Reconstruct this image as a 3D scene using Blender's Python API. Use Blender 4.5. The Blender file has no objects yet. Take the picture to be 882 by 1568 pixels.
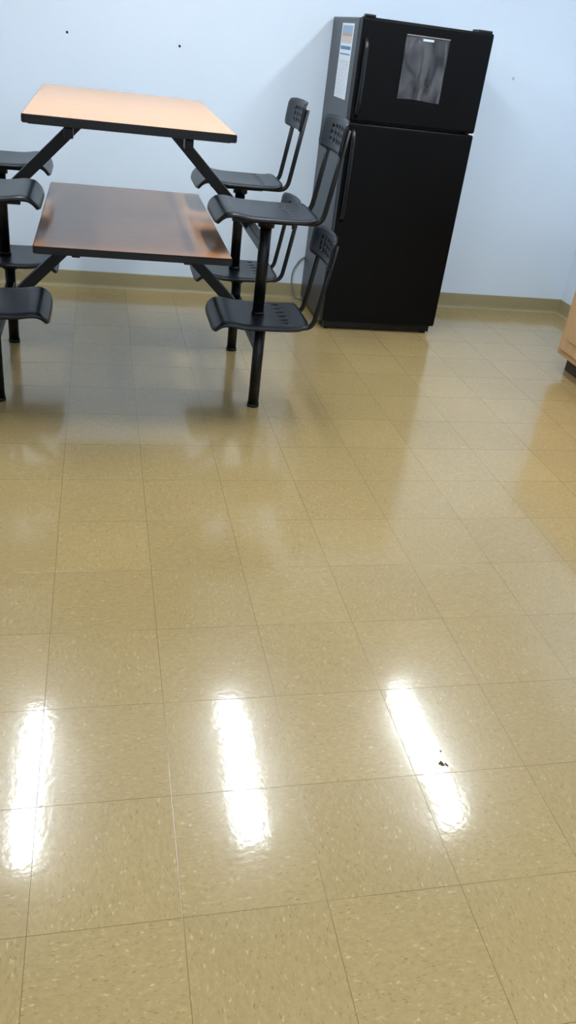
import bpy, bmesh, math, random
import numpy as np
from mathutils import Vector, Matrix
random.seed(4)
scene=bpy.context.scene
scene.view_settings.view_transform='Standard'
scene.view_settings.look='None'
COL=scene.collection

# ---------------------------------------------------------------- materials
def srgb(r,g,b):
    def c(v):
        v/=255.
        return v/12.92 if v<=0.04045 else ((v+0.055)/1.055)**2.4
    return (c(r),c(g),c(b),1)
def newmat(name):
    m=bpy.data.materials.new(name); m.use_nodes=True
    nt=m.node_tree; b=nt.nodes['Principled BSDF']
    return m,nt,b
def simple(name,col,rough=0.5,spec=0.5,metal=0.0,bump=0.0,bscale=300,var=0.0,coat=0.0):
    m,nt,b=newmat(name)
    b.inputs['Base Color'].default_value=col
    b.inputs['Roughness'].default_value=rough
    b.inputs['Metallic'].default_value=metal
    b.inputs['Specular IOR Level'].default_value=spec
    b.inputs['Coat Weight'].default_value=coat
    tc=nt.nodes.new('ShaderNodeTexCoord')
    if bump>0:
        n=nt.nodes.new('ShaderNodeTexNoise'); n.inputs['Scale'].default_value=bscale; n.inputs['Detail'].default_value=3
        nt.links.new(tc.outputs['Object'],n.inputs['Vector'])
        bp=nt.nodes.new('ShaderNodeBump'); bp.inputs['Strength'].default_value=bump; bp.inputs['Distance'].default_value=0.002
        nt.links.new(n.outputs['Fac'],bp.inputs['Height']); nt.links.new(bp.outputs['Normal'],b.inputs['Normal'])
    if var>0:
        n=nt.nodes.new('ShaderNodeTexNoise'); n.inputs['Scale'].default_value=6; n.inputs['Detail'].default_value=4
        nt.links.new(tc.outputs['Object'],n.inputs['Vector'])
        mx=nt.nodes.new('ShaderNodeMix'); mx.data_type='RGBA'
        mx.inputs['A'].default_value=[c*(1-var) for c in col[:3]]+[1]
        mx.inputs['B'].default_value=[min(1,c*(1+var)) for c in col[:3]]+[1]
        nt.links.new(n.outputs['Fac'],mx.inputs['Factor']); nt.links.new(mx.outputs['Result'],b.inputs['Base Color'])
    return m

M_wall=simple('wall_paint',srgb(222,234,248),0.55,0.3,bump=0.1,bscale=220,var=0.01)
M_ceil=simple('ceiling_tile',srgb(225,226,225),0.9,0.2,bump=0.4,bscale=120)
M_base=simple('cove_base_vinyl',srgb(158,146,110),0.45,0.4,var=0.05)
M_black=simple('black_powder_coat',srgb(9,10,12),0.38,0.3,bump=0.05,bscale=500)
M_seat=simple('seat_plastic',srgb(16,20,27),0.34,0.35,bump=0.08,bscale=600)
M_edge=simple('edge_band',srgb(11,11,17),0.4,0.35)
M_fr=simple('fridge_enamel',srgb(3,3,4),0.38,0.13,bump=0.2,bscale=420)
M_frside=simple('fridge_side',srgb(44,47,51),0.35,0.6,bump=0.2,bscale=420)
M_gasket=simple('gasket',srgb(60,60,62),0.6)
M_frh=simple('fridge_handle',srgb(10,11,13),0.28,0.4)
M_cable=simple('cable_grey',srgb(120,120,118),0.5)
M_white=simple('white_plastic',srgb(235,236,238),0.5)
M_tape=simple('clear_tape',srgb(190,200,212),0.3)
M_mark=simple('hole_dark',srgb(15,15,18),0.8)
M_stain=simple('dried_debris',srgb(84,50,30),0.7,var=0.3)
M_ring=simple('floor_scuff',srgb(120,98,62),0.4)
M_counter=simple('countertop_laminate',srgb(150,145,138),0.35,0.5,var=0.1)
M_toe=simple('toe_kick',srgb(70,60,48),0.6)
M_under=simple('tabletop_backer',srgb(60,44,34),0.6)

def woodmat(name,c1,c2,rough,axis_scale=(3,60,3),spec=0.5):
    m,nt,b=newmat(name)
    tc=nt.nodes.new('ShaderNodeTexCoord'); mp=nt.nodes.new('ShaderNodeMapping')
    mp.inputs['Scale'].default_value=axis_scale
    n=nt.nodes.new('ShaderNodeTexNoise'); n.inputs['Scale'].default_value=1.6; n.inputs['Detail'].default_value=6; n.inputs['Roughness'].default_value=0.65
    nt.links.new(tc.outputs['Object'],mp.inputs['Vector']); nt.links.new(mp.outputs['Vector'],n.inputs['Vector'])
    cr=nt.nodes.new('ShaderNodeValToRGB'); cr.color_ramp.elements[0].position=0.3; cr.color_ramp.elements[1].position=0.7
    cr.color_ramp.elements[0].color=c1; cr.color_ramp.elements[1].color=c2
    nt.links.new(n.outputs['Fac'],cr.inputs['Fac']); nt.links.new(cr.outputs['Color'],b.inputs['Base Color'])
    b.inputs['Roughness'].default_value=rough
    b.inputs['Specular IOR Level'].default_value=spec
    return m
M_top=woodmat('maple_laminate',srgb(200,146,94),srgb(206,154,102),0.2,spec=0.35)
M_top_shaded=woodmat('maple_laminate_shaded',srgb(172,118,78),srgb(180,126,85),0.16,spec=0.35)  # same laminate, base colour darkened to paint in the upper table's shade
M_cab=woodmat('oak_cabinet',srgb(180,142,102),srgb(200,164,122),0.4,(40,40,3))

def floor_mat():
    m,nt,b=newmat('vct_floor_tile')
    N=nt.nodes.new; L=nt.links.new
    T=0.3048
    tc=N('ShaderNodeTexCoord')
    mp=N('ShaderNodeMapping'); mp.inputs['Location'].default_value=(0.1500/T,-0.9702/T,0); mp.inputs['Scale'].default_value=(1/T,1/T,1)
    L(tc.outputs['Object'],mp.inputs['Vector'])
    sep=N('ShaderNodeSeparateXYZ'); L(mp.outputs['Vector'],sep.inputs[0])
    def math_(op,a,b_=None,c=None):
        n=N('ShaderNodeMath'); n.operation=op
        for i,v in enumerate([a,b_,c]):
            if v is None: continue
            if isinstance(v,(int,float)): n.inputs[i].default_value=v
            else: L(v,n.inputs[i])
        return n.outputs[0]
    fx=math_('FRACT',sep.outputs[0]); fy=math_('FRACT',sep.outputs[1])
    ix=math_('FLOOR',sep.outputs[0]); iy=math_('FLOOR',sep.outputs[1])
    def edge(f):
        return math_('MINIMUM',f,math_('SUBTRACT',1.0,f))
    e=math_('MINIMUM',edge(fx),edge(fy))
    mr=N('ShaderNodeMapRange'); mr.interpolation_type='SMOOTHSTEP'
    mr.inputs['From Min'].default_value=0.0008; mr.inputs['From Max'].default_value=0.0036
    L(e,mr.inputs['Value']); seam=mr.outputs['Result'] # 0 at seam
    cell=N('ShaderNodeCombineXYZ'); L(ix,cell.inputs[0]); L(iy,cell.inputs[1])
    wn=N('ShaderNodeTexWhiteNoise'); wn.noise_dimensions='3D'; L(cell.outputs[0],wn.inputs['Vector'])
    par=math_('MODULO',math_('ABSOLUTE',math_('ADD',ix,iy)),2.0)
    def comb(a,b_):
        c=N('ShaderNodeCombineXYZ'); L(a,c.inputs[0]); L(b_,c.inputs[1]); L(wn.outputs['Value'],c.inputs[2]); return c.outputs[0]
    mixv=N('ShaderNodeMix'); mixv.data_type='VECTOR'
    L(par,mixv.inputs['Factor']); L(comb(sep.outputs[0],sep.outputs[1]),mixv.inputs['A']); L(comb(sep.outputs[1],sep.outputs[0]),mixv.inputs['B'])
    def flecks(scale,stretch,thr_sel,rad):
        mm=N('ShaderNodeMapping'); mm.inputs['Scale'].default_value=(scale,scale*stretch,7.3); L(mixv.outputs['Result'],mm.inputs['Vector'])
        dn=N('ShaderNodeTexNoise'); dn.inputs['Scale'].default_value=1.1; dn.inputs['Detail'].default_value=2; L(mm.outputs[0],dn.inputs['Vector'])
        ad=N('ShaderNodeVectorMath'); ad.operation='ADD'
        sc=N('ShaderNodeVectorMath'); sc.operation='SCALE'; sc.inputs['Scale'].default_value=1.6; L(dn.outputs['Color'],sc.inputs[0])
        L(mm.outputs[0],ad.inputs[0]); L(sc.outputs[0],ad.inputs[1])
        v=N('ShaderNodeTexVoronoi'); v.inputs['Scale'].default_value=1.0; L(ad.outputs[0],v.inputs['Vector'])
        s=N('ShaderNodeSeparateColor'); L(v.outputs['Color'],s.inputs[0])
        sel=math_('GREATER_THAN',s.outputs[0],thr_sel)
        r=N('ShaderNodeMapRange'); r.interpolation_type='SMOOTHSTEP'; r.inputs['From Min'].default_value=rad; r.inputs['From Max'].default_value=rad*0.5
        L(v.outputs['Distance'],r.inputs['Value'])
        return math_('MULTIPLY',math_('MULTIPLY',sel,s.outputs[1]),r.outputs['Result'])
    light=flecks(46,0.45,0.78,0.42)
    light2=flecks(80,0.5,0.74,0.4)
    dark=flecks(60,0.4,0.62,0.45)
    mmot=N('ShaderNodeMapping'); mmot.inputs['Scale'].default_value=(22,11,3); L(mixv.outputs['Result'],mmot.inputs['Vector'])
    mot=N('ShaderNodeTexNoise'); mot.inputs['Scale'].default_value=1.5; mot.inputs['Detail'].default_value=6; mot.inputs['Roughness'].default_value=0.7; L(mmot.outputs[0],mot.inputs['Vector'])
    cr=N('ShaderNodeValToRGB'); cr.color_ramp.elements[0].position=0.3; cr.color_ramp.elements[1].position=0.72
    cr.color_ramp.elements[0].color=srgb(165,140,93); cr.color_ramp.elements[1].color=srgb(182,157,108)
    L(mot.outputs['Fac'],cr.inputs['Fac'])
    def mix(f,a,b_,blend='MIX'):
        x=N('ShaderNodeMix'); x.data_type='RGBA'; x.blend_type=blend
        if isinstance(f,(int,float)): x.inputs['Factor'].default_value=f
        else: L(f,x.inputs['Factor'])
        for k,v in (('A',a),('B',b_)):
            if isinstance(v,tuple): x.inputs[k].default_value=v
            else: L(v,x.inputs[k])
        return x.outputs['Result']
    c=cr.outputs['Color']
    tv=N('ShaderNodeMapRange'); tv.inputs['To Min'].default_value=0.96; tv.inputs['To Max'].default_value=1.03; L(wn.outputs['Value'],tv.inputs['Value'])
    vs=N('ShaderNodeVectorMath'); vs.operation='SCALE'; L(c,vs.inputs[0]); L(tv.outputs[0],vs.inputs['Scale'])
    c=vs.outputs[0]
    c=mix(math_('MULTIPLY',dark,0.6),c,srgb(134,108,66))
    c=mix(math_('MULTIPLY',light,0.55),c,srgb(212,194,150))
    c=mix(math_('MULTIPLY',light2,0.45),c,srgb(206,186,140))
    big=N('ShaderNodeTexNoise'); big.inputs['Scale'].default_value=1.7; big.inputs['Detail'].default_value=5; L(tc.outputs['Object'],big.inputs['Vector'])
    bm=N('ShaderNodeMapRange'); bm.inputs['From Min'].default_value=0.35; bm.inputs['From Max'].default_value=0.7; bm.inputs['To Min'].default_value=0.96; bm.inputs['To Max'].default_value=1.03
    L(big.outputs['Fac'],bm.inputs['Value'])
    vs2=N('ShaderNodeVectorMath'); vs2.operation='SCALE'; L(c,vs2.inputs[0]); L(bm.outputs[0],vs2.inputs['Scale']); c=vs2.outputs[0]
    c=mix(seam,srgb(118,96,60),c)
    L(c,b.inputs['Base Color'])
    b.inputs['Roughness'].default_value=0.24
    b.inputs['Specular IOR Level'].default_value=0.35
    b.inputs['Coat Weight'].default_value=0.85
    b.inputs['Coat IOR'].default_value=1.5
    rr=N('ShaderNodeMapRange'); rr.inputs['From Min'].default_value=0.3; rr.inputs['From Max'].default_value=0.7; rr.inputs['To Min'].default_value=0.075; rr.inputs['To Max'].default_value=0.115
    L(big.outputs['Fac'],rr.inputs['Value']); L(rr.outputs[0],b.inputs['Coat Roughness'])
    w=N('ShaderNodeTexNoise'); w.inputs['Scale'].default_value=60; w.inputs['Detail'].default_value=2; L(tc.outputs['Object'],w.inputs['Vector'])
    b1=N('ShaderNodeBump'); b1.inputs['Strength'].default_value=0.11; b1.inputs['Distance'].default_value=0.0015; L(w.outputs['Fac'],b1.inputs['Height'])
    w2=N('ShaderNodeTexNoise'); w2.inputs['Scale'].default_value=4.5; w2.inputs['Detail'].default_value=1; L(tc.outputs['Object'],w2.inputs['Vector'])
    b3=N('ShaderNodeBump'); b3.inputs['Strength'].default_value=0.25; b3.inputs['Distance'].default_value=0.004; L(w2.outputs['Fac'],b3.inputs['Height']); L(b1.outputs[0],b3.inputs['Normal'])
    b2=N('ShaderNodeBump'); b2.inputs['Strength'].default_value=0.3; b2.inputs['Distance'].default_value=0.001; L(seam,b2.inputs['Height']); L(b3.outputs[0],b2.inputs['Normal'])
    L(b2.outputs[0],b.inputs['Normal']); L(b2.outputs[0],b.inputs['Coat Normal'])
    return m
M_floor=floor_mat()

def pouch_mat():
    m,nt,b=newmat('clear_plastic_sleeve'); N=nt.nodes.new; L=nt.links.new
    tc=N('ShaderNodeTexCoord'); mp=N('ShaderNodeMapping'); mp.inputs['Scale'].default_value=(14,14,5); L(tc.outputs['Object'],mp.inputs['Vector'])
    n=N('ShaderNodeTexNoise'); n.inputs['Scale'].default_value=1; n.inputs['Detail'].default_value=3; n.inputs['Distortion'].default_value=1.2; L(mp.outputs[0],n.inputs['Vector'])
    cr=N('ShaderNodeValToRGB'); cr.color_ramp.elements[0].position=0.35; cr.color_ramp.elements[1].position=0.75
    cr.color_ramp.elements[0].color=srgb(50,50,54); cr.color_ramp.elements[1].color=srgb(120,120,126)
    L(n.outputs['Fac'],cr.inputs['Fac']); L(cr.outputs[0],b.inputs['Base Color'])
    b.inputs['Roughness'].default_value=0.12; b.inputs['Alpha'].default_value=0.62
    bp=N('ShaderNodeBump'); bp.inputs['Strength'].default_value=1.0; bp.inputs['Distance'].default_value=0.012; L(n.outputs['Fac'],bp.inputs['Height']); L(bp.outputs[0],b.inputs['Normal'])
    return m
M_pouch=pouch_mat()
def label_mat():
    m,nt,b=newmat('printed_label'); N=nt.nodes.new; L=nt.links.new
    tc=N('ShaderNodeTexCoord'); s=N('ShaderNodeSeparateXYZ'); L(tc.outputs['Object'],s.inputs[0])
    mr=N('ShaderNodeMapRange'); mr.inputs['From Min'].default_value=-0.185; mr.inputs['From Max'].default_value=0.185; L(s.outputs[2],mr.inputs['Value'])
    cr=N('ShaderNodeValToRGB'); cr.color_ramp.interpolation='CONSTANT'
    els=[(0.0,(236,240,246)),(0.50,(214,222,230)),(0.515,(236,240,246)),(0.585,(70,140,180)),(0.605,(236,240,246)),(0.655,(50,125,175)),(0.70,(236,238,242)),(0.74,(216,200,190)),(0.83,(200,160,138)),(0.87,(150,178,200)),(0.97,(236,240,246))]
    e=cr.color_ramp.elements
    e[0].position=0; e[0].color=srgb(*els[0][1]); e[1].position=els[1][0]; e[1].color=srgb(*els[1][1])
    for p,c in els[2:]:
        q=e.new(p); q.color=srgb(*c)
    L(mr.outputs[0],cr.inputs['Fac'])
    mp=N('ShaderNodeMapping'); mp.inputs['Scale'].default_value=(1,60,260); L(tc.outputs['Object'],mp.inputs['Vector'])
    n=N('ShaderNodeTexNoise'); n.inputs['Scale'].default_value=1; L(mp.outputs[0],n.inputs['Vector'])
    g=N('ShaderNodeMath'); g.operation='GREATER_THAN'; g.inputs[1].default_value=0.56; L(n.outputs['Fac'],g.inputs[0])
    mk=N('ShaderNodeMath'); mk.operation='LESS_THAN'; mk.inputs[1].default_value=0.50; L(mr.outputs[0],mk.inputs[0])
    mm=N('ShaderNodeMath'); mm.operation='MULTIPLY'; L(g.outputs[0],mm.inputs[0]); L(mk.outputs[0],mm.inputs[1])
    m2=N('ShaderNodeMath'); m2.operation='MULTIPLY'; m2.inputs[1].default_value=0.55; L(mm.outputs[0],m2.inputs[0])
    x=N('ShaderNodeMix'); x.data_type='RGBA'; L(m2.outputs[0],x.inputs['Factor']); L(cr.outputs[0],x.inputs['A']); x.inputs['B'].default_value=srgb(110,120,135)
    ab=N('ShaderNodeMath'); ab.operation='ABSOLUTE'; L(s.outputs[1],ab.inputs[0])
    gm=N('ShaderNodeMath'); gm.operation='GREATER_THAN'; gm.inputs[1].default_value=0.108; L(ab.outputs[0],gm.inputs[0])
    x2=N('ShaderNodeMix'); x2.data_type='RGBA'; L(gm.outputs[0],x2.inputs['Factor']); L(x.outputs['Result'],x2.inputs['A']); x2.inputs['B'].default_value=srgb(236,240,246)
    L(x2.outputs['Result'],b.inputs['Base Color']); b.inputs['Roughness'].default_value=0.4
    return m
M_label=label_mat()

def emis(name,col,s):
    m=bpy.data.materials.new(name); m.use_nodes=True; nt=m.node_tree; nt.nodes.clear()
    e=nt.nodes.new('ShaderNodeEmission'); e.inputs[0].default_value=col; e.inputs[1].default_value=s
    o=nt.nodes.new('ShaderNodeOutputMaterial'); nt.links.new(e.outputs[0],o.inputs[0]); return m
M_light=emis('fluorescent_diffuser',(0.84,0.93,1.0,1),56)

# ---------------------------------------------------------------- helpers
def link(o,parent=None):
    COL.objects.link(o)
    if parent is not None: o.parent=parent
    return o
def empty(name,loc=(0,0,0),rz=0):
    e=bpy.data.objects.new(name,None); e.empty_display_size=0.1; e.location=loc; e.rotation_euler=(0,0,rz); COL.objects.link(e); return e
def mesh_obj(name,bm,mat,parent=None,smooth=False):
    me=bpy.data.meshes.new(name); bm.normal_update(); bm.to_mesh(me); bm.free()
    for m in (mat if isinstance(mat,list) else [mat]): me.materials.append(m)
    if smooth:
        for p in me.polygons: p.use_smooth=True
    o=bpy.data.objects.new(name,me); return link(o,parent)
def box(name,a,b,mat,parent=None,bev=0.0,seg=2):
    bm=bmesh.new(); bmesh.ops.create_cube(bm,size=1)
    for v in bm.verts:
        v.co=Vector([(a[i]+b[i])/2+v.co[i]*(b[i]-a[i]) for i in range(3)])
    if bev>0: bmesh.ops.bevel(bm,geom=bm.edges[:],offset=bev,segments=seg,affect='EDGES',profile=0.5)
    o=mesh_obj(name,bm,mat,parent)
    return o
def round_pts(pts,r,n=6):
    out=[Vector(pts[0])]
    for i in range(1,len(pts)-1):
        p=Vector(pts[i]);a=Vector(pts[i-1])-p;b=Vector(pts[i+1])-p
        rr=min(r,a.length*0.45,b.length*0.45)
        s=p+a.normalized()*rr;e=p+b.normalized()*rr
        for k in range(n+1):
            t=k/n; out.append((1-t)**2*s+2*t*(1-t)*p+t*t*e)
    out.append(Vector(pts[-1])); return out
def tube(name,pts,rad,mat,parent=None,sides=12,square=False,bend=0.0):
    P=round_pts(pts,bend) if bend>0 else [Vector(p) for p in pts]
    bm=bmesh.new(); rings=[]
    up=None
    for i,p in enumerate(P):
        d=(P[min(i+1,len(P)-1)]-P[max(i-1,0)]).normalized()
        if up is None:
            up=Vector((0,0,1)) if abs(d.z)<0.9 else Vector((0,1,0))
        s=d.cross(up).normalized(); u=s.cross(d).normalized(); up=u
        ring=[]
        n=4 if square else sides
        for k in range(n):
            an=2*math.pi*k/n+(math.pi/4 if square else 0)
            rr=(rad*math.sqrt(2) if square else rad)
            ring.append(bm.verts.new(p+(s*math.cos(an)+u*math.sin(an))*rr))
        rings.append(ring)
    n=len(rings[0])
    for a,b in zip(rings,rings[1:]):
        for k in range(n): 
            f=bm.faces.new((a[k],a[(k+1)%n],b[(k+1)%n],b[k])); f.smooth=not square
    bm.faces.new(rings[0][::-1]); bm.faces.new(rings[-1])
    bmesh.ops.recalc_face_normals(bm,faces=bm.faces[:])
    if square: bmesh.ops.bevel(bm,geom=bm.edges[:],offset=rad*0.12,segments=1,affect='EDGES')
    return mesh_obj(name,bm,mat,parent)
def cyl(name,c,r,z0,z1,mat,parent=None,n=28,r2=None):
    bm=bmesh.new(); bmesh.ops.create_cone(bm,cap_ends=True,segments=n,radius1=r,radius2=r if r2 is None else r2,depth=z1-z0)
    for v in bm.verts: v.co+=Vector((c[0],c[1],(z0+z1)/2))
    o=mesh_obj(name,bm,mat,parent)
    for p in o.data.polygons: p.use_smooth=abs(p.normal.z)<0.9
    return o

# ---------------------------------------------------------------- room
WX0,WX1,WY0,WY1,H=-3.2,3.335,-2.2,5.40,2.60
t=0.1
fl=box('floor',(WX0-t,WY0-t,-0.1),(WX1+t,WY1+t,0),M_floor)
box('ceiling',(WX0-t,WY0-t,H),(WX1+t,WY1+t,H+0.1),M_ceil)
box('wall_back',(WX0-t,WY1,0),(WX1+t,WY1+t,H),M_wall)
box('wall_front',(WX0-t,WY0-t,0),(WX1+t,WY0,H),M_wall)
box('wall_right',(WX1,WY0,0),(WX1+t,WY1,H),M_wall)
box('wall_left',(WX0-t,WY0,0),(WX0,WY1,H),M_wall)
def cove(name,x0,y0,x1,y1,nx,ny):
    prof=[(0,0.0),(0.022,0.0),(0.020,0.003),(0.012,0.006),(0.007,0.012),(0.005,0.020),(0.004,0.098),(0.002,0.102),(0,0.102)]
    bm=bmesh.new()
    A=[bm.verts.new((x0+nx*d,y0+ny*d,z)) for d,z in prof]; B=[bm.verts.new((x1+nx*d,y1+ny*d,z)) for d,z in prof]
    n=len(prof)
    for i in range(n): bm.faces.new((A[i],A[(i+1)%n],B[(i+1)%n],B[i]))
    bm.faces.new(A);bm.faces.new(B[::-1]); bmesh.ops.recalc_face_normals(bm,faces=bm.faces[:])
    mesh_obj(name,bm,M_base)
cove('baseboard_back',WX0,WY1,WX1,WY1,0,-1)
cove('baseboard_right',WX1,WY0,WX1,WY1,-1,0)
cove('baseboard_left',WX0,WY0,WX0,WY1,1,0)
cove('baseboard_front',WX0,WY0,WX1,WY0,0,1)

# ---------------------------------------------------------------- ceiling lights
for (x,y) in ((-0.44,3.55),(0.87,3.55),(2.15,3.55),(-0.44,-1.0),(0.87,-1.0),(2.15,-1.0)):  # row behind the camera is unseen, added to light the foreground floor
        e=empty('ceiling_light',(x,y,H))
        box('housing',(-0.10,-0.65,-0.03),(0.10,0.65,0),M_white,e,0.004)
        bm=bmesh.new()
        pr=[(-0.066,-0.031),(0.066,-0.031),(0.055,-0.066),(0.03,-0.076),(-0.03,-0.076),(-0.055,-0.066)]
        A=[bm.verts.new((a,-0.60,z)) for a,z in pr];B=[bm.verts.new((a,0.60,z)) for a,z in pr]
        for i in range(6): bm.faces.new((A[i],A[(i+1)%6],B[(i+1)%6],B[i]))
        bm.faces.new(A);bm.faces.new(B[::-1]); bmesh.ops.recalc_face_normals(bm,faces=bm.faces[:])
        mesh_obj('diffuser',bm,M_light,e)
        box('end_cap_1',(-0.075,-0.62,-0.08),(0.075,-0.601,-0.031),M_white,e,0.002)
        box('end_cap_2',(-0.075,0.601,-0.08),(0.075,0.62,-0.031),M_white,e,0.002)

# ---------------------------------------------------------------- seating unit
def seat_mesh(name,parent,cx,cy,s,z):
    bm=bmesh.new(); NU,NV=32,36; g=[]
    Lu,Lv=0.222,0.21
    for i in range(NU+1):
        row=[]
        for j in range(NV+1):
            a=-1+2*i/NU; b=-1+2*j/NV
            pw=7.0
            k=(abs(a)**pw+abs(b)**pw)**(1/pw); m=max(abs(a),abs(b))
            sc=(m/k) if k>1e-6 else 1
            u=a*sc; v=b*sc
            x=u*Lu; y=v*Lv*(1.0-0.05*(u+1)/2)
            zz=0.0
            fr=max(0,(-u-0.72)/0.28); zz-=0.048*fr**2
            x+=0.014*fr**2
            zz+=0.010*math.exp(-((u+0.62)/0.22)**2)
            zz-=0.007*math.exp(-((u-0.25)/0.5)**2)*(1-v*v)
            bk=max(0,(u-0.70)/0.30); zz+=0.008*bk**2
            sd=max(0,(abs(v)-0.86)/0.14); zz-=0.010*sd**2
            row.append(bm.verts.new((cx+s*x,cy+y,z+zz)))
        g.append(row)
    for i in range(NU):
        for j in range(NV):
            if 24<=i<=25 and j in (5,10,15,20,25,30): continue   # vent slots
            bm.faces.new((g[i][j],g[i+1][j],g[i+1][j+1],g[i][j+1]))
    bmesh.ops.recalc_face_normals(bm,faces=bm.faces[:])
    if sum(f.normal.z for f in bm.faces)<0: bmesh.ops.reverse_faces(bm,faces=bm.faces[:])
    o=mesh_obj(name,bm,M_seat,parent,True)
    md=o.modifiers.new('thick','SOLIDIFY'); md.thickness=0.012; md.offset=-1
    return o
def backrest(name,parent,cx,cy,s,z):
    # curved plate with three rows of five round holes, built from cells
    W,Hh=0.18,0.066; NC,NR=9,5
    cw=2*W/NC; ch=2*Hh/NR; hr=0.0092
    bm=bmesh.new()
    def place(a,b):
        na,nb=a/W,b/Hh; pa=6.0
        k=(abs(na)**pa+abs(nb)**pa)**(1/pa); m=max(abs(na),abs(nb))
        sc=(m/k) if k>1e-6 else 1
        a*=1-(1-sc)*0.6; b*=sc
        x=-1.0*(a*a)+0.12*b+0.25*max(0,b-0.045)
        return (cx+s*x,cy+a,z+b)
    for i in range(NC):
        for j in range(NR):
            x0=-W+i*cw; y0=-Hh+j*ch; mx=x0+cw/2; my=y0+ch/2
            B8=[(x0+cw,my),(x0+cw,y0+ch),(mx,y0+ch),(x0,y0+ch),(x0,my),(x0,y0),(mx,y0),(x0+cw,y0)]
            if i in (2,3,4,5,6) and j in (1,2,3):
                hole=[(mx+hr*math.cos(math.pi*q/4),my+hr*math.sin(math.pi*q/4)) for q in range(8)]
                bv=[bm.verts.new(place(*p)) for p in B8]; hv=[bm.verts.new(place(*p)) for p in hole]
                for q in range(8):
                    bm.faces.new((bv[q],bv[(q+1)%8],hv[(q+1)%8],hv[q]))
            else:
                for (p,q) in ((0,0),(1,0),(0,1),(1,1)):
                    xs=x0+p*cw/2; ys=y0+q*ch/2
                    bm.faces.new([bm.verts.new(place(*c)) for c in ((xs,ys),(xs+cw/2,ys),(xs+cw/2,ys+ch/2),(xs,ys+ch/2))])
    bmesh.ops.remove_doubles(bm,verts=bm.verts[:],dist=0.0003)
    bmesh.ops.recalc_face_normals(bm,faces=bm.faces[:])
    o=mesh_obj(name,bm,M_seat,parent,True)
    md=o.modifiers.new('thick','SOLIDIFY'); md.thickness=0.010; md.offset=0
    return o
def unit(name,loc,topmat):
    e=empty(name,loc)
    TZ=0.765; TX,TY=0.385,0.685
    def slab(nm,hx,hy,z0,z1,r,mat,bev=0.0):
        bm=bmesh.new(); pts=[]
        for (ax,ay,a0) in ((hx-r,hy-r,0),(-hx+r,hy-r,90),(-hx+r,-hy+r,180),(hx-r,-hy+r,270)):
            for q in range(7):
                an=math.radians(a0+q*15); pts.append((ax+r*math.cos(an),ay+r*math.sin(an)))
        b=[bm.verts.new((x,y,z0)) for x,y in pts]; tt=[bm.verts.new((x,y,z1)) for x,y in pts]; n=len(pts)
        for i in range(n): bm.faces.new((b[i],b[(i+1)%n],tt[(i+1)%n],tt[i]))
        f1=bm.faces.new(tt); f0=bm.faces.new(b[::-1])
        bmesh.ops.recalc_face_normals(bm,faces=bm.faces[:])
        if bev: bmesh.ops.bevel(bm,geom=list(f1.edges)+list(f0.edges),offset=bev,segments=2,affect='EDGES')
        return mesh_obj(nm,bm,mat,e)
    slab('tabletop_edge_band',TX,TY,TZ-0.029,TZ-0.0008,0.012,M_edge,0.003)
    slab('tabletop',TX-0.004,TY-0.004,TZ-0.01,TZ,0.010,topmat)
    slab('tabletop_backer',TX-0.02,TY-0.02,TZ-0.033,TZ-0.028,0.010,M_under)
    PX,PY=0.583,0.385
    SZ=0.46
    for s in (1,-1):
        q=1 if s>0 else 2
        tube('side_beam_%d'%q,[(s*PX,-PY,0.30),(s*PX,PY,0.30)],0.022,M_black,e,square=True)
        tube('strut_%d'%q,[(s*(PX-0.005),0,0.31),(s*0.17,0,TZ-0.05)],0.024,M_black,e,square=True)
        box('strut_plate_%d'%q,(min(s*0.08,s*0.30),-0.30,TZ-0.045),(max(s*0.08,s*0.30),0.30,TZ-0.033),M_black,e,0.003)
        for w in (-1,1):
            box('plate_flange_%d_%d'%(q,(w+3)//2),(min(s*0.215,s*0.25),w*0.40-0.03,TZ-0.100),(max(s*0.215,s*0.25),w*0.40+0.03,TZ-0.033),M_black,e,0.004)
            tube('frame_rail_%d_%d'%(q,(w+3)//2),[(s*0.232,0,TZ-0.05),(s*0.232,w*0.43,TZ-0.05)],0.016,M_black,e,square=True)
    i=0
    for s in (1,-1):
        for t_ in (-1,1):
            i+=1; x,y=s*PX,t_*PY
            cyl('post_%d'%i,(x,y),0.0255,0.012,SZ-0.04,M_black,e)
            cyl('glide_%d'%i,(x,y),0.029,0.0,0.016,M_black,e)
            cyl('swivel_hub_%d'%i,(x,y),0.036,SZ-0.075,SZ-0.034,M_black,e)
            sx=x-s*0.034
            box('swivel_plate_%d'%i,(sx-0.085,y-0.08,SZ-0.037),(sx+0.085,y+0.08,SZ-0.029),M_black,e,0.002)
            for w in (-1,1):
                box('seat_bracket_%d_%d'%(i,(w+3)//2),(sx-0.13,y+w*0.095-0.012,SZ-0.042),(sx+0.13,y+w*0.095+0.012,SZ-0.018),M_black,e,0.003)
            seat_mesh('seat_%d'%i,e,sx,y,s,SZ)
            for w in (-1,1):
                tube('back_tube_%d_%d'%(i,(w+3)//2),[(x+s*0.0,y+w*0.115,SZ-0.026),(x+s*0.215,y+w*0.115,SZ-0.026),(x+s*0.232,y+w*0.115,0.53),(x+s*0.277,y+w*0.115,0.805)],0.0110,M_black,e,bend=0.05)
            backrest('backrest_%d'%i,e,x+s*0.272,y,s,0.772)
    return e
U1=unit('cafeteria_table_with_attached_chairs',(0.130,3.93,0),M_top_shaded)
U2=unit('cafeteria_table_with_attached_chairs',(0.112,3.93,0.4535),M_top)

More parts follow.
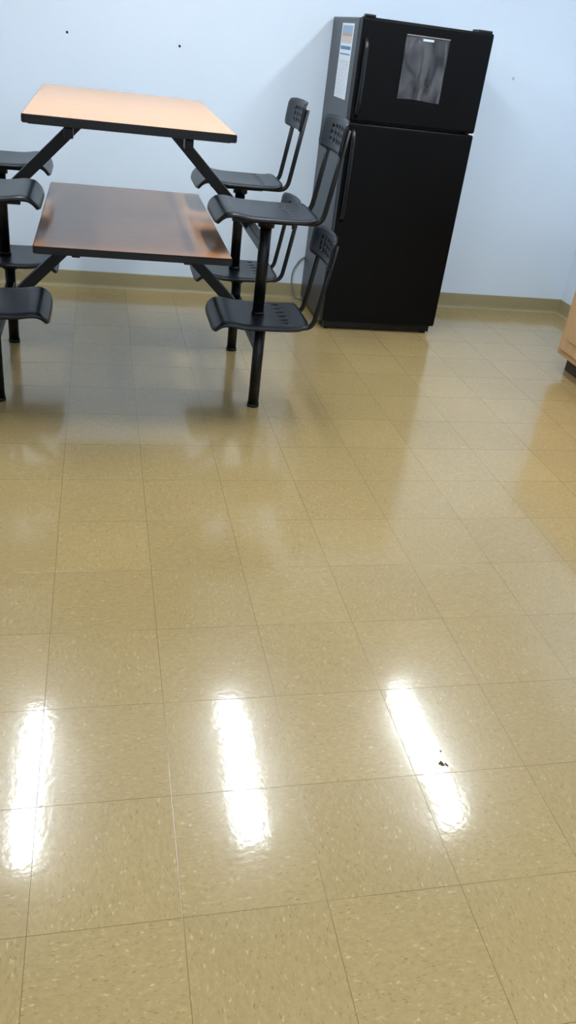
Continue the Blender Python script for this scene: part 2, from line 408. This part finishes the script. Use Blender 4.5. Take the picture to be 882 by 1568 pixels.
# ---------------------------------------------------------------- refrigerator
FX0,FX1,FY,FH=1.340,2.085,4.74,1.686
fr=empty('refrigerator',(0,0,0))
box('cabinet_body',(FX0,FY+0.075,0.03),(FX1,5.385,FH-0.006),[M_frside],fr,0.006)
def door(nm,z0,z1):
    box(nm,(FX0,FY,z0),(FX1,FY+0.065,z1),M_fr,fr,0.012,4)
    box(nm+'_gasket',(FX0+0.012,FY+0.062,z0+0.012),(FX1-0.012,FY+0.077,z1-0.012),M_gasket,fr)
door('freezer_door',1.191,FH); door('fridge_door',0.055,1.183)
box('kick_grille',(FX0+0.02,FY+0.03,0.012),(FX1-0.02,FY+0.08,0.05),M_black,fr,0.004)
for i,(x,y) in enumerate(((FX0+0.05,FY+0.06),(FX1-0.05,FY+0.06),(FX0+0.05,5.32),(FX1-0.05,5.32))):
    cyl('foot_%d'%(i+1),(x,y),0.022,0,0.035,M_black,fr)
def handle(nm,z0,z1):
    x=FX0+0.030
    tube(nm,[(x,FY+0.004,z0),(x,FY-0.030,z0+0.045),(x,FY-0.036,(z0+z1)/2),(x,FY-0.030,z1-0.045),(x,FY+0.004,z1)],0.012,M_frh,fr,bend=0.06,sides=14)
handle('freezer_handle',1.215,1.60); handle('fridge_handle',0.66,1.16)
box('top_hinge',(FX1-0.09,FY+0.01,FH-0.008),(FX1-0.01,FY+0.11,FH+0.012),M_black,fr,0.005)
box('top_cap',(FX0+0.012,FY+0.01,FH-0.002),(FX0+0.07,FY+0.05,FH+0.012),M_black,fr,0.005)
box('middle_hinge',(FX1-0.03,FY+0.004,1.184),(FX1+0.003,FY+0.07,1.189),M_white,fr,0.001)
lb=box('side_label',(-0.0006,-0.124,-0.185),(0.0006,0.124,0.185),M_label,fr); lb.location=(FX0-0.0007,5.025,1.465)
def sleeve():
    x0,x1,z0,z1=1.588,1.835,1.325,1.632
    bm=bmesh.new(); NX,NZ=22,24; g=[]
    for i in range(NX+1):
        r=[]
        for j in range(NZ+1):
            u=i/NX; v=j/NZ
            y=FY-0.004-0.006*math.sin(u*math.pi)*math.sin(v*math.pi)-0.0022*math.sin(u*9+v*5)-0.0016*math.sin(v*13-u*7)
            r.append(bm.verts.new((x0+(x1-x0)*u,y,z0+(z1-z0)*v+0.004*math.sin(u*5)*(1-v))))
        g.append(r)
    for i in range(NX):
        for j in range(NZ): bm.faces.new((g[i][j],g[i+1][j],g[i+1][j+1],g[i][j+1]))
    mesh_obj('document_sleeve',bm,M_pouch,fr,True)
    box('sleeve_tape',(1.680,FY-0.012,1.609),(1.742,FY-0.010,1.620),M_tape,fr,0.0008)
    box('sleeve_seal',(x0,FY-0.010,z1-0.004),(x1,FY-0.006,z1+0.001),M_cable,fr,0.001)
sleeve()
tube('power_cord',[(1.42,5.392,0.30),(1.325,5.391,0.285),(1.27,5.388,0.20),(1.265,5.388,0.12),(1.30,5.37,0.010),(1.36,5.34,0.008)],0.0045,M_cable,None,bend=0.06,sides=8)

# wall holes and floor marks
def disc(nm,c,r,axis,mat,h=0.002):
    bm=bmesh.new(); bmesh.ops.create_cone(bm,cap_ends=True,segments=14,radius1=r,radius2=r*0.8,depth=h)
    if axis=='y': bmesh.ops.rotate(bm,verts=bm.verts[:],matrix=Matrix.Rotation(math.pi/2,3,'X'))
    bmesh.ops.translate(bm,verts=bm.verts[:],vec=Vector(c)); return mesh_obj(nm,bm,mat)
disc('wall_anchor_hole',(-0.18,5.399,1.43),0.007,'y',M_mark)
disc('wall_anchor_hole',(0.45,5.399,1.43),0.007,'y',M_mark)
disc('wall_scuff',(2.56,5.3995,1.48),0.010,'y',simple('scuff_grey',srgb(186,194,206),0.6))
def debris(nm,cx,cy,n,sp,r):
    bm=bmesh.new()
    for i in range(n):
        a=random.random()*6.28; d=random.random()*sp
        m_=Matrix.Translation((cx+d*math.cos(a),cy+0.6*d*math.sin(a),0.0012))@Matrix.Rotation(random.random()*3,4,'Z')@Matrix.Diagonal((1,0.5+random.random()*0.4,0.25,1))
        bmesh.ops.create_icosphere(bm,subdivisions=2,radius=r*(0.5+random.random()*0.6),matrix=m_)
    for v in bm.verts:
        v.co+=Vector((random.uniform(-1,1),random.uniform(-1,1),0))*r*0.12; v.co.z=max(v.co.z,0.0002)
    mesh_obj(nm,bm,M_stain,None,True)
debris('dried_food_crumbs',0.85,1.300,9,0.013,0.005)
debris('dirt_speck',0.86,1.345,2,0.005,0.003)
def ring(nm,cx,cy,r):
    bm=bmesh.new(); n=20; w=0.0018
    A=[bm.verts.new((cx+(r+(0.0015*math.sin(3*k)))*math.cos(6.283*k/n),cy+r*0.8*math.sin(6.283*k/n),0.0004)) for k in range(n)]
    B=[bm.verts.new((cx+(r-w)*math.cos(6.283*k/n),cy+(r-w)*0.8*math.sin(6.283*k/n),0.0006)) for k in range(n)]
    for k in range(n): bm.faces.new((A[k],A[(k+1)%n],B[(k+1)%n],B[k]))
    mesh_obj(nm,bm,M_ring)
ring('floor_ring_mark',0.83,2.05,0.010); ring('floor_ring_mark',0.63,1.81,0.008)

# cabinet on right
cab=empty('base_cabinet')
CX=2.662
box('carcass',(CX+0.02,2.0,0.10),(3.31,4.22,0.87),M_cab,cab,0.002)
box('toe_kick',(CX+0.09,2.0,0.0),(3.31,4.20,0.10),M_toe,cab)
box('countertop',(CX-0.02,1.98,0.87),(3.31,4.24,0.91),M_counter,cab,0.004)
for i in range(4):
    y1=4.19-i*0.545; y0=y1-0.50
    box('door_frame_%d'%(i+1),(CX,y0,0.14),(CX+0.02,y1,0.70),M_cab,cab,0.004)
    box('door_panel_%d'%(i+1),(CX-0.007,y0+0.07,0.21),(CX+0.002,y1-0.07,0.63),M_cab,cab,0.006)
    box('drawer_%d'%(i+1),(CX,y0,0.73),(CX+0.02,y1,0.85),M_cab,cab,0.004)

# ---------------------------------------------------------------- camera
f,yaw,pitch,roll,h=1254.3944,-0.2642,0.5330,0.1309,1.5595
def Rz(a): return np.array([[math.cos(a),-math.sin(a),0],[math.sin(a),math.cos(a),0],[0,0,1]])
def Rx(a): return np.array([[1,0,0],[0,math.cos(a),-math.sin(a)],[0,math.sin(a),math.cos(a)]])
R=Rz(yaw)@Rx(math.pi/2-pitch)@Rz(roll)
cd=bpy.data.cameras.new('camera'); cam=bpy.data.objects.new('camera',cd); COL.objects.link(cam)
cd.sensor_fit='VERTICAL'; cd.sensor_height=36; cd.lens=f*36/1600; cd.clip_start=0.02
M=Matrix(R.tolist()).to_4x4(); M.translation=(0,0,h); cam.matrix_world=M
scene.camera=cam
